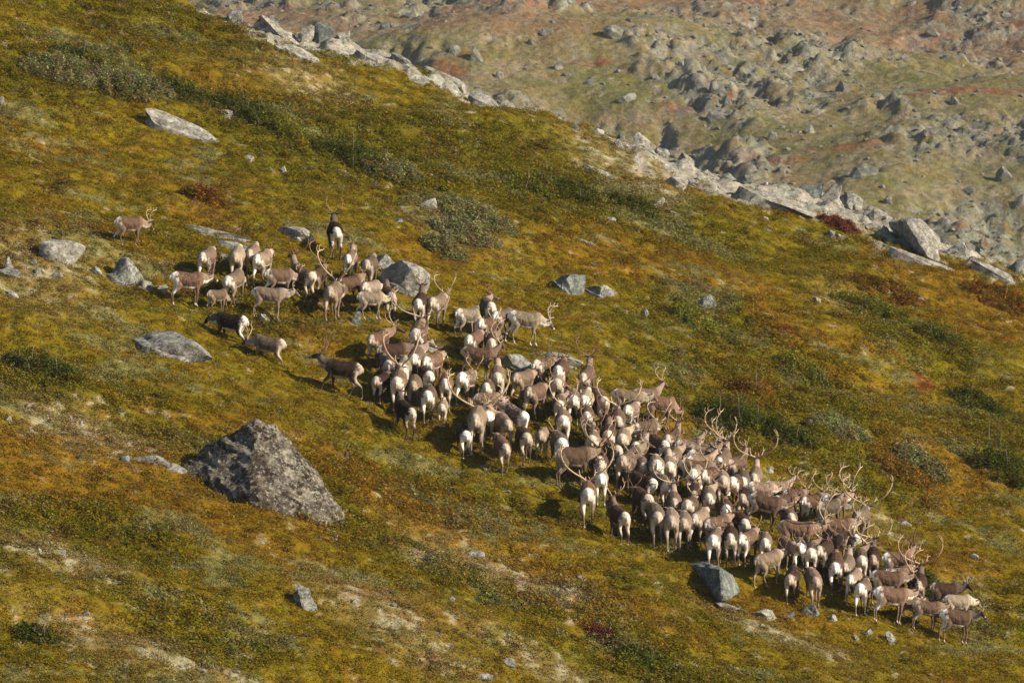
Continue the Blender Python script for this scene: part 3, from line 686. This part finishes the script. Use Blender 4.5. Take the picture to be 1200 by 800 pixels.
def stamps(p):
    out = []   # (pos, radii, part, t)
    def chain(part, ctrl, n):
        c = np.array(ctrl, float); t = np.linspace(0, len(c)-1, n)
        for tt in t:
            i = min(int(tt), len(c)-2); f = tt-i; q = c[i]*(1-f)+c[i+1]*f
            out.append((q[:3], q[3:6], part, tt/(len(c)-1)))
    chain('torso', [(-.70,0,.98,.08,.115,.15),(-.60,0,.98,.10,.175,.215),(-.42,0,.955,.12,.225,.25),(-.15,0,.90,.12,.255,.28),(.12,0,.885,.12,.255,.29),(.34,0,.93,.12,.225,.29),(.50,0,.98,.10,.17,.23)], 52)
    out.append((np.array([.28, 0, 1.10]), (.16, .09, .10), 'torso', .8))
    B, Hh, Nn, M = headframe(p)
    B = np.array(B); h = np.array(Hh); nn = np.array(Nn)
    chain('neck', [(*B, .12, .15, .22), (*(B*.5+h*.5+np.array([0, 0, -.07])), .10, .125, .185), (*(h+np.array([0, 0, -.02])), .09, .085, .115)], 20)
    chain('head', [(*h, .09, .078, .09), (*(h*.6+nn*.4+np.array([0, 0, .006])), .075, .066, .078), (*(h*.25+nn*.75), .052, .048, .054), (*nn, .045, .043, .043)], 9)
    Mr = M.to_3x3()
    for s in (-1, 1):
        e0 = Vector(Hh) + Mr @ Vector((-.03, s*.07, .05)); e1 = Vector(Hh) + Mr @ Vector((-.09, s*.19, .085))
        chain('ear', [(*e0, .026, .026, .026), (*((e0+e1)/2), .034, .03, .03), (*e1, .014, .014, .014)], 5)
    chain('tail', [(-.74, 0, 1.05, .04, .045, .04), (-.80, 0, .99, .035, .045, .05), (-.81, 0, .90, .02, .028, .035)], 5)
    fl, hl, lift = p[4], p[5], p[6]
    for k, s in enumerate((1, -1)):
        d = fl[k]; z = lift[k]
        chain('fleg', [(.36, s*.12, .84, .12, .09, .17), (.31+d*.15, s*.13, .66, .08, .068, .10), (.36+d*.55+z*.3, s*.115, .40+z*.6, .042, .040, .05),
                       (.35+d*.95-z*.5, s*.11, .13+z, .030, .028, .03), (.37+d-z*.5, s*.11, .09+z, .034, .034, .03), (.41+d-z*.4, s*.11, .035+z, .052, .046, .035)], 22)
        d = hl[k]; z = lift[2+k]
        chain('hleg', [(-.52, s*.10, .93, .15, .10, .16), (-.44+d*.15, s*.13, .72, .13, .085, .13), (-.47+d*.35, s*.13, .60, .085, .062, .08), (-.66+d*.6-z*.3, s*.115, .43+z*.4, .046, .040, .048),
                       (-.60+d*.95-z*.9, s*.11, .14+z, .032, .030, .03), (-.58+d-z*.9, s*.11, .09+z, .034, .034, .03), (-.54+d-z*.8, s*.11, .035+z, .052, .046, .035)], 26)
    return out
def reindeer_mesh(key):
    st = stamps(POSES[key]); parts = [(IV*np.array(r)+np.array(c), IF) for c, r, _, _ in st]
    v, f = join(parts); me = np_mesh("tmp", v, f)
    o = bpy.data.objects.new("tmp", me); COL.objects.link(o)
    m = o.modifiers.new("r", 'REMESH'); m.mode = 'VOXEL'; m.voxel_size = .019; m.use_smooth_shade = True
    m = o.modifiers.new("s", 'SMOOTH'); m.factor = .5; m.iterations = 3
    dg = bpy.context.evaluated_depsgraph_get(); me2 = bpy.data.meshes.new_from_object(o.evaluated_get(dg))
    bpy.data.objects.remove(o); me2.name = "reindeer_"+key
    P = np.empty(len(me2.vertices)*3); me2.vertices.foreach_get("co", P); P = P.reshape(-1, 3)
    Cn = np.array([s[0] for s in st]); Rr = np.array([s[1] for s in st], float)
    d = (((P[:, None, :]-Cn[None])/Rr[None])**2).sum(2); j = d.argmin(1)
    part = np.array([s[2] for s in st])[j]; t = np.array([s[3] for s in st])[j]
    x, y, z = P.T; wob = .06*fbm(x*1.0+z, y+z*.7, .22, 5, 3)
    me2.vertices[0].normal
    NN = np.empty(len(P)*3); me2.vertices.foreach_get("normal", NN); NN = NN.reshape(-1, 3)
    sh = np.where(np.isin(part, ['torso', 'neck']), 1.0, .25)
    P2 = P + NN*(sh*(.016*n3(P*[1, 1, .5], .13, 41, 2) + .020*n3(P*[1, 1, .6], .34, 47, 2)))[:, None]
    me2.vertices.foreach_set("co", P2.astype(np.float32).ravel()); me2.update()
    Wt = np.zeros(len(P)); Dk = np.zeros(len(P)); Pl = np.zeros(len(P))
    tor = part == 'torso'; nk = part == 'neck'; hd = part == 'head'; fr_ = part == 'fleg'; hn = part == 'hleg'
    rump = ss(.16, -.14, x+.54+wob + .25*np.abs(z-.90)**1.6)*ss(.09, -.09, np.abs(y) - np.interp(z, [.5, .7, .9, 1.05, 1.2], [.12, .17, .185, .13, .07]) + wob*.9)
    Wt = np.where(tor | hn | (part == 'tail'), rump*ss(.30, .45, z), Wt)
    Wt = np.where(part == 'tail', .95, Wt)
    Wt = np.where(tor, np.maximum(Wt, .75*ss(.74, .68, z)*ss(.35, .1, np.abs(y))), Wt)
    Wt = np.where(hn, np.maximum(Wt*ss(.38, .6, z), .75*ss(-.50, -.62, x-.30*(z-.6)+wob)*ss(.34, .6, z)*ss(1.05, .9, z)*ss(.24, .15, np.abs(y))), Wt)
    inner = np.abs(y) < .085
    Wt = np.where(hn & inner & (z > .4), .85, Wt)
    Pl = np.where(tor, .75*ss(.80, .66, z+wob) + .45*ss(.32, .5, x), 0); Pl = np.where(nk, .95, Pl)
    Pl = np.where(hn | fr_, .35+.35*ss(.5, .2, z), Pl)
    Wt = np.where((hn | fr_) & (z < .16), .45*ss(.07, .12, z), Wt)
    Wt = np.where(nk & (z < Cn[j, 2]-.05), .5, Wt)
    Dk = np.where((fr_ | hn), .30*ss(.60, .45, z)*ss(.14, .22, z), 0); Dk = np.where((fr_ | hn) & (z < .055), .95, Dk)
    Dk = np.where(hd, .30, Dk); Dk = np.where(hd & (t > .95), .9, Dk); Wt = np.where(hd & (t > .72) & (t <= .95), .45, Wt)
    Dk = np.where(tor, .35*np.exp(-((z-.80)/.05)**2)*ss(-.5, -.3, x)*ss(.45, .2, x), Dk)
    Dk = np.where(part == 'ear', .2, Dk)
    # eyes
    B, Hh, Nn, M = headframe(POSES[key])
    for s in (-1, 1):
        e = np.array(M @ Vector((.10, s*.066, -.005))); Dk = np.where(((P-e)**2).sum(1) < .024**2, 1, Dk)
    set_col(me2, np.stack([Wt, Dk, Pl], 1), "pattern"); me2.materials.append(M_fur)
    return me2
BODY = {k: reindeer_mesh(k) for k in POSES}

def smoothpts(c, n):
    c = np.array(c, float); out = []
    P = np.vstack([2*c[0]-c[1], c, 2*c[-1]-c[-2]])
    for i in range(len(c)-1):
        p0, p1, p2, p3 = P[i:i+4]
        for t in np.linspace(0, 1, n, endpoint=False):
            out.append(.5*((2*p1)+(-p0+p2)*t+(2*p0-5*p1+4*p2-p3)*t*t+(-p0+3*p1-3*p2+p3)*t**3))
    out.append(c[-1]); return np.array(out)
def antler_mesh(kind, s):
    if kind in 'BC':
        if kind == 'B':
            beam = [(-.02,.045,.07),(-.12,.11,.20),(-.27,.27,.38),(-.37,.43,.62),(-.33,.53,.88),(-.16,.55,1.06),(.02,.48,1.15)]
        else:      # wider, flatter spread
            beam = [(-.02,.045,.07),(-.10,.18,.17),(-.20,.42,.30),(-.26,.66,.50),(-.22,.80,.76),(-.10,.82,.98),(.04,.74,1.10)]
        r0, r1 = .032, .017; b = smoothpts(beam, 5); q = lambda f: b[int(f*(len(b)-1))]
        parts = [(b, r0, r1)]
        parts.append((smoothpts([q(.05), q(.05)+[.12,.0,.04], q(.05)+[.24,-.02,.12]], 4), .02, .012))
        parts.append((smoothpts([q(.18), q(.18)+[.12,.06,.10], q(.18)+[.25,.08,.24]], 4), .022, .012))
        parts.append((smoothpts([q(.18)+[.17,.07,.15], q(.18)+[.27,.14,.16]], 4), .016, .010))
        parts.append((smoothpts([q(.55), q(.55)+[-.10,.02,.10]], 3), .016, .008))
        parts.append((smoothpts([q(.80), q(.80)+[-.06,.03,.14], q(.80)+[-.02,.0,.26]], 3), .018, .009))
        parts.append((smoothpts([q(.90), q(.90)+[-.02,.0,.14], q(.90)+[.04,-.05,.22]], 3), .018, .009))
        parts.append((smoothpts([q(.97), q(.97)+[.12,-.04,.02], q(.97)+[.2,-.08,.08]], 3), .018, .009))
    elif kind == 'M':
        beam = [(-.02,.045,.07),(-.10,.10,.18),(-.19,.19,.32),(-.20,.27,.47),(-.10,.29,.58),(.02,.25,.63)]
        b = smoothpts(beam, 4); q = lambda f: b[int(f*(len(b)-1))]
        parts = [(b, .022, .012), (smoothpts([q(.12), q(.12)+[.14,.02,.10]], 3), .015, .009), (smoothpts([q(.35), q(.35)+[.10,.05,.14]], 3), .014, .009),
                 (smoothpts([q(.7), q(.7)+[-.05,.02,.14]], 3), .013, .008), (smoothpts([q(.9), q(.9)+[.02,-.02,.12]], 3), .012, .008)]
    else:
        b = smoothpts([(-.02,.045,.07),(-.07,.08,.16),(-.10,.12,.27),(-.04,.13,.36)], 4); parts = [(b, .016, .009), (smoothpts([b[4], b[4]+[.07,.02,.07]], 3), .012, .008)]
    T = []
    for p, ra, rb in parts:
        p = np.array(p)*[1, s, 1]; T.append(tube(p, np.linspace(ra, rb, len(p)), 6))
    v, f = join(T); return np_mesh("antler_"+kind, v, f)
ANT = {(k, s): antler_mesh(k, s) for k in 'BCMS' for s in (1, -1)}

COATS = {'k': (.022, .014, .009), 'd': (.038, .022, .014), 'm': (.092, .055, .034), 'g': (.124, .086, .058), 'p': (.20, .15, .10)}
CWORD = {'k': 'blackish', 'd': 'dark', 'm': 'brown', 'g': 'grey brown', 'p': 'pale'}
AWORD = {'B': 'long antlered', 'C': 'wide antlered', 'M': 'antlered', 'S': 'short antlered', 'N': 'bare headed'}
G = {'up': 'uphill of', 'dn': 'downhill of', 'be': 'beyond', 'fr': 'in front of'}
# hind feet (px, py), heading (0 = away, 90 = to the right), size, pose, antlers, coat, own label where it stands out
D = [
 (140,287,62,.92,'m','M','m',"lone reindeer far uphill, apart from the herd above the knobbly boulder"),
 (206,361,64,1.05,'a','M','m',"lowest antlered reindeer at the uphill end, side-on to the camera"),
 (240,333,14,1.0,'w','S','g',None),(271,361,22,1.02,'g','N','g',None),(279,333,4,.98,'w','N','p',None),(246,369,44,.74,'g','N','g',"small calf with lowered head at the herd's uphill end"),
 (302,334,20,1.0,'w','M','p',None),(295,329,8,.95,'a','N','g',None),(315,354,58,1.0,'m','M','m',None),
 (301,374,84,.98,'a','S','g',"slim grey brown reindeer walking side-on below the uphill group"),(358,354,-42,1.0,'h','B','m',None),(370,354,18,1.0,'a','B','m',None),
 (388,377,8,1.12,'w','B','g',"big grey brown reindeer seen squarely from behind, below the tapered slab"),(405,363,46,.98,'v','M','m',None),(394,304,-8,1.05,'h','M','k',"topmost dark reindeer of the group, head raised, behind the others"),
 (409,332,8,.95,'h','S','g',None),(431,342,10,1.05,'a','N','g',None),(438,369,28,.92,'m','N','p',None),(423,369,64,.85,'m','N','p',None),(456,375,-12,.88,'h','N','d',"dark young reindeer with raised head under the twin boulders"),
 (492,389,6,1.05,'h','M','d',None),(508,386,20,1.0,'w','B','g',None),(489,429,8,1.12,'a','C','m',"bull with huge looped antlers, in lichen below the twin boulders"),(439,431,24,1.02,'r','B','m',None),
 (466,484,4,1.08,'a','B','m',"bull with antlers curved like a lyre, at the herd's uphill edge"),(444,475,22,.86,'a','N','d',None),(471,463,4,.98,'a','N','p',None),(449,445,52,1.05,'a','M','d',None),(456,460,0,.98,'l','N','d',None),
 (487,449,8,.98,'r','M','g',None),(502,456,28,.96,'w','N','m',None),(501,471,-16,1.0,'w','S','d',None),(522,484,0,1.02,'a','S','m',None),(485,483,2,1.0,'m','N','g',None),
 (479,516,-24,1.05,'h','S','k',"blackish reindeer with a white streak, at the lower uphill edge"),(503,498,0,1.0,'w','N','g',None),(518,501,4,.72,'a','N','p',"small whitish calf between two taller reindeer"),
 (542,478,18,1.08,'w','M','m',None),(557,534,4,1.3,'m','C','p',"large pale backed bull with spread antlers, tallest of the herd"),(546,538,-12,.86,'w','N','d',"dark young reindeer tucked against the large pale backed bull"),
 (537,398,48,.98,'g','N','p',None),(577,397,-14,1.0,'r','M','g',None),(564,413,20,1.0,'w','M','m',None),(587,403,30,.95,'m','N','g',None),
 (598,404,78,1.06,'m','M','p',"pale reindeer with lowered head and bushy antlers, standing out beyond the herd"),(555,431,20,.98,'w','N','m',None),(573,432,0,1.0,'r','M','m',None),
 (546,451,78,1.05,'h','B','m',None),(570,486,4,1.0,'a','S','g',None),(580,470,0,.98,'h','M','g',None),(572,512,-4,.96,'w','M','p',None),(563,501,60,.9,'m','N','g',None),
 (590,530,-14,1.05,'b','M','g',None),(590,558,-14,1.0,'w','N','m',"lowest reindeer below the large pale backed bull, dark flank"),(609,521,-34,1.02,'l','M','m',None),(616,545,-12,1.0,'w','N','d',None),(636,541,8,.88,'w','N','p',None),
 (607,476,30,1.0,'w','S','g',None),(622,494,26,1.06,'w','M','m',None),(649,464,10,1.0,'a','M','m',None),(653,484,0,1.05,'w','N','p',None),(657,502,0,.9,'r','M','g',None),
 (660,526,0,1.04,'a','B','g',None),(676,503,0,1.02,'w','C','g',None),(687,501,8,1.0,'a','M','p',None),(696,500,-14,1.0,'w','N','m',None),(688,479,12,1.0,'h','B','g',None),(637,463,34,1.0,'w','M','m',None),
 (689,521,0,.96,'w','M','m',None),(694,535,0,.94,'a','N','g',None),(719,494,84,1.04,'a','N','g',"pale grey reindeer side-on, rearmost of the trio beyond the herd's middle"),
 (747,497,52,1.0,'h','M','g',"middle one of the side-on trio, with a raised head"),(756,502,70,1.02,'g','M','m',"leading one of the side-on trio, antlered and with lowered head"),(733,507,20,.92,'a','N','g',None),
 (727,525,0,1.02,'a','C','g',None),(749,537,40,1.08,'m','B','g',None),(713,542,2,1.0,'h','B','m',None),(729,546,4,1.0,'r','M','p',None),(700,554,4,1.04,'a','B','g',None),(716,557,-24,1.0,'l','N','m',None),
 (732,580,14,1.14,'w','M','g',None),(741,565,16,1.0,'r','M','g',None),(752,556,22,.98,'h','M','g',None),(655,551,-10,1.0,'w','M','g',None),(657,574,58,1.18,'a','C','m',None),(703,577,0,1.06,'a','B','m',None),
 (689,619,0,1.16,'w','C','m',"wide antlered bull standing lowest on the herd's near edge"),(704,593,0,1.02,'h','M','p',None),(730,641,-20,1.06,'h','M','d',"dark bodied reindeer with raised head, nearest downhill of the lowest bull"),
 (757,619,-20,1.04,'w','M','d',None),(770,641,-4,1.04,'w','S','g',None),(751,576,0,.98,'w','M','g',None),(759,597,-40,1.06,'w','M','d',None),(772,581,0,1.04,'a','N','p',None),(780,601,-10,1.0,'l','M','g',None),
 (787,582,0,1.04,'h','S','p',None),(771,556,-24,1.0,'l','M','m',None),(786,549,22,.98,'h','M','m',None),(789,562,10,.96,'r','M','g',None),(798,561,60,.95,'h','M','g',None),(808,566,55,.98,'h','M','g',None),(816,562,62,.95,'h','B','g',None),(826,566,66,.98,'h','M','m',None),
 (799,583,80,1.06,'a','N','m',None),(821,592,10,1.04,'w','N','p',None),(814,609,2,1.0,'a','B','d',None),(832,592,22,1.0,'w','M','m',None),(841,594,0,1.04,'a','C','p',None),(843,574,16,1.0,'h','B','g',None),(853,594,12,1.0,'m','N','m',None),
 (857,578,34,.98,'h','M','m',None),(865,586,2,1.0,'w','N','g',None),(868,597,66,1.0,'w','M','g',None),(882,590,8,1.04,'h','C','g',"long antlered reindeer right in front of the half hidden grey boulder"),
 (789,644,0,1.06,'w','N','p',None),(790,622,0,1.0,'h','C','g',None),(805,650,2,1.02,'w','N','g',None),(815,642,20,1.04,'w','S','p',None),(806,626,12,1.0,'a','M','m',None),(827,641,40,1.06,'a','M','m',None),(830,617,0,1.0,'r','M','g',None),
 (855,634,0,1.06,'a','M','m',None),(837,668,10,1.04,'w','S','g',"walking reindeer directly above the dark faced boulder"),(857,670,2,1.08,'a','N','d',None),(875,668,26,1.06,'a','M','m',None),(868,647,-10,1.06,'l','B','d',None),
 (869,614,4,1.0,'w','N','d',None),(877,618,84,1.08,'a','B','m',None),(911,620,34,1.04,'w','M','m',None),(925,614,42,1.0,'a','B','m',None),(926,638,-4,1.0,'b','M','g',None),(902,604,60,.98,'h','M','g',None),
 (943,616,40,1.0,'a','B','m',None),(955,616,46,1.0,'h','C','g',None),(966,614,52,1.0,'a','B','m',None),(892,664,4,1.02,'w','N','g',None),(900,681,48,1.08,'w','M','p',None),
 (916,655,84,1.14,'a','C','m',"massive brown bull side-on with a tall curved antler, in the downhill part"),(924,693,12,1.0,'m','N','d',None),(938,678,2,1.02,'w','N','d',None),(951,683,4,1.0,'r','M','m',None),
 (955,714,-6,1.06,'w','N','g',"pale legged reindeer seen from behind, just above the tilted slab"),(920,662,156,.98,'a','M','g',None),(968,678,22,1.08,'a','M','d',None),(979,694,4,1.06,'w','M','m',None),(988,688,12,1.0,'h','N','g',None),
 (967,647,72,1.04,'a','B','m',None),(973,660,150,1.0,'h','M','g',None),(995,670,-66,1.06,'g','M','m',None),
 (1006,640,18,1.12,'w','C','g',"wide antlered bull walking apart on the open slope beyond the herd"),(991,704,18,1.0,'w','N','p',None),(1005,720,14,1.06,'w','N','g',None),(1028,730,66,1.12,'a','N','m',None),
 (1008,684,0,1.0,'r','B','m',None),(1020,684,4,1.04,'h','C','d',None),(1019,699,76,1.08,'a','B','m',None),(1038,692,60,1.04,'h','B','m',None),(1054,704,42,1.02,'a','B','m',None),(1055,731,66,.78,'a','N','g',"small grey calf squeezed between the last big reindeer"),
 (1069,739,68,.94,'a','N','m',None),(1076,717,8,1.06,'h','C','d',"dark bull with the widest antlers at the herd's downhill end"),(1088,720,60,1.0,'r','M','d',None),(1104,754,74,1.06,'r','S','m',"very last reindeer at the downhill end, side-on with its face turned to the camera"),
 (1109,733,66,.96,'m','N','p',None),
 (324,424,-72,1.02,'m','M','g',"grey antlered reindeer with white rump heading uphill below the others"),(280,400,-66,1.05,'m','N','k',"darkest reindeer, low in the heath, leading uphill of the grey one"),
 (411,469,-84,1.08,'t','M','k',"dark reindeer striding uphill alone below the herd"),
]
LANDMARKS = [((835,668),"the dark faced boulder"),((885,560),"the half hidden grey boulder"),((805,515),"the long low slab"),((655,432),"the flat topped pale slab"),((472,322),"the twin boulders"),
 ((255,290),"the long thin slab"),((415,372),"the pale upright stone"),((549,372),"the bluish grey stone"),((557,512),"the large pale backed bull"),((489,408),"the bull with looped antlers"),
 ((689,600),"the lowest wide antlered bull"),((735,482),"the side-on trio"),((605,385),"the pale reindeer with lowered head"),((479,495),"the blackish reindeer"),((930,640),"the massive side-on bull"),
 ((1008,620),"the bull walking apart"),((958,700),"the pale legged reindeer"),((1076,697),"the bull with the widest antlers"),((1104,735),"the last downhill reindeer"),((466,462),"the lyre antlered bull"),((730,620),"the dark reindeer with raised head")]
ORD = ['nearest', 'second', 'third', 'fourth', 'fifth', 'sixth', 'seventh', 'eighth', 'ninth', 'tenth']
rel = {}
for i, r_ in enumerate(D):
    if r_[7]: continue
    cx, cy = r_[0], r_[1]-20
    best = min(range(len(LANDMARKS)), key=lambda j: (LANDMARKS[j][0][0]-cx)**2 + (LANDMARKS[j][0][1]-cy)**2)
    (lx_, ly_), nm = LANDMARKS[best]; ddx, ddy = cx-lx_, cy-ly_
    dr = ('dn' if ddx > 0 else 'up') if abs(ddx) > abs(ddy) else ('fr' if ddy > 0 else 'be')
    rel.setdefault((best, dr), []).append((math.hypot(ddx, ddy), i))
LABEL = {}
for (b_, dr), lst in rel.items():
    for k, (_, i) in enumerate(sorted(lst)):
        hd_ = D[i][2]; face = 'facing away' if abs(hd_) < 32 else ('three-quarter from behind' if abs(hd_) < 62 else ('side-on' if abs(hd_) < 110 else 'facing the camera'))
        LABEL[i] = f"{CWORD[D[i][6]]} {AWORD[D[i][5]]} reindeer {face}, {ORD[k]} {G[dr]} {LANDMARKS[b_][1]}"
pos = []
for r_ in D:
    g = at(r_[0], r_[1]); hd_ = R(r_[2]); f = Vector((math.sin(hd_), math.cos(hd_), 0))
    pos.append([g.x + f.x*.47*r_[3], g.y + f.y*.47*r_[3], f.x, f.y, r_[3]])
pos = np.array(pos); org = pos.copy()
for it in range(60):                                 # nudge animals apart so that no two bodies share a place
    for i in range(len(pos)):
        for j in range(i):
            if abs(pos[i, 1]-pos[j, 1]) > 2.6 or abs(pos[i, 0]-pos[j, 0]) > 2.6: continue
            for a in (-.5, 0, .45):
                for b in (-.5, 0, .45):
                    pa = pos[i, :2]+pos[i, 2:4]*a*pos[i, 4]; pb = pos[j, :2]+pos[j, 2:4]*b*pos[j, 4]; dd = pa-pb; dist = math.hypot(*dd)
                    if dist < .54:
                        pu = (.54-dist)*.25; u_ = dd/max(dist, .01); u_ = u_*np.array([.30, 1.0]); pos[i, :2] += u_*pu*(.15 if D[i][7] else 1); pos[j, :2] -= u_*pu*(.15 if D[j][7] else 1)
    pos[:, :2] = pos[:, :2]*.97 + org[:, :2]*.03
for i, (px, py, hd_, sc, pose, ant, coat, lab) in enumerate(D):
    x, y, fx1, fy1, _ = pos[i]; sc *= random.uniform(1.04, 1.13)
    zf = float(hz(x+fx1*.35*sc, y+fy1*.35*sc)); zb = float(hz(x-fx1*.47*sc, y-fy1*.47*sc)); pitch = math.atan2(zf-zb, .82*sc)
    z = zb + .47*sc*math.sin(pitch*.5) - .01
    if px > 860: sc *= .92
    if i == 0: z -= .12
    if i in (len(D)-3, len(D)-2): z -= .36
    root = empty("reindeer", (0, 0, 0))
    sxy = random.uniform(1.04, 1.20) if abs(hd_) < 50 else random.uniform(.92, 1.02)
    root.matrix_world = Matrix.Translation((x, y, z)) @ Matrix.Rotation(R(90-hd_), 4, 'Z') @ Matrix.Rotation(-pitch*.5, 4, 'Y') @ Matrix.Diagonal((sc*random.uniform(.80, .87), sc*sxy, sc*.98, 1))
    tag(root, lab or LABEL[i], "reindeer", "herd of reindeer on the slope")
    b = link("body", BODY[pose], None, root); c = np.array(COATS[coat])*random.uniform(.75, 1.4)*np.array([random.uniform(.95, 1.06), 1, random.uniform(.94, 1.05)]); b.color = (*c, 1)
    if ant != 'N':
        M = headframe(POSES[pose])[3]; tone = random.choice([(.42, .28, .15), (.48, .35, .20), (.28, .15, .08), (.16, .08, .045), (.22, .13, .08), (.52, .40, .26)])
        if lab and ant in 'BC': tone = (.44, .31, .18)
        k = random.uniform(.62, .88) if not lab else random.uniform(.84, .98)
        for s in (1, -1):
            a = link("antler", ANT[(ant, s)], M_bone, root); a.matrix_local = M @ Matrix.Scale(k, 4) @ Matrix.Rotation(random.uniform(-.08, .08), 4, 'X'); a.color = (*tone, 1)
print("reindeer", len(D), "labels", len(set(o.get('label') for o in COL.objects if o.get('category') == 'reindeer')))
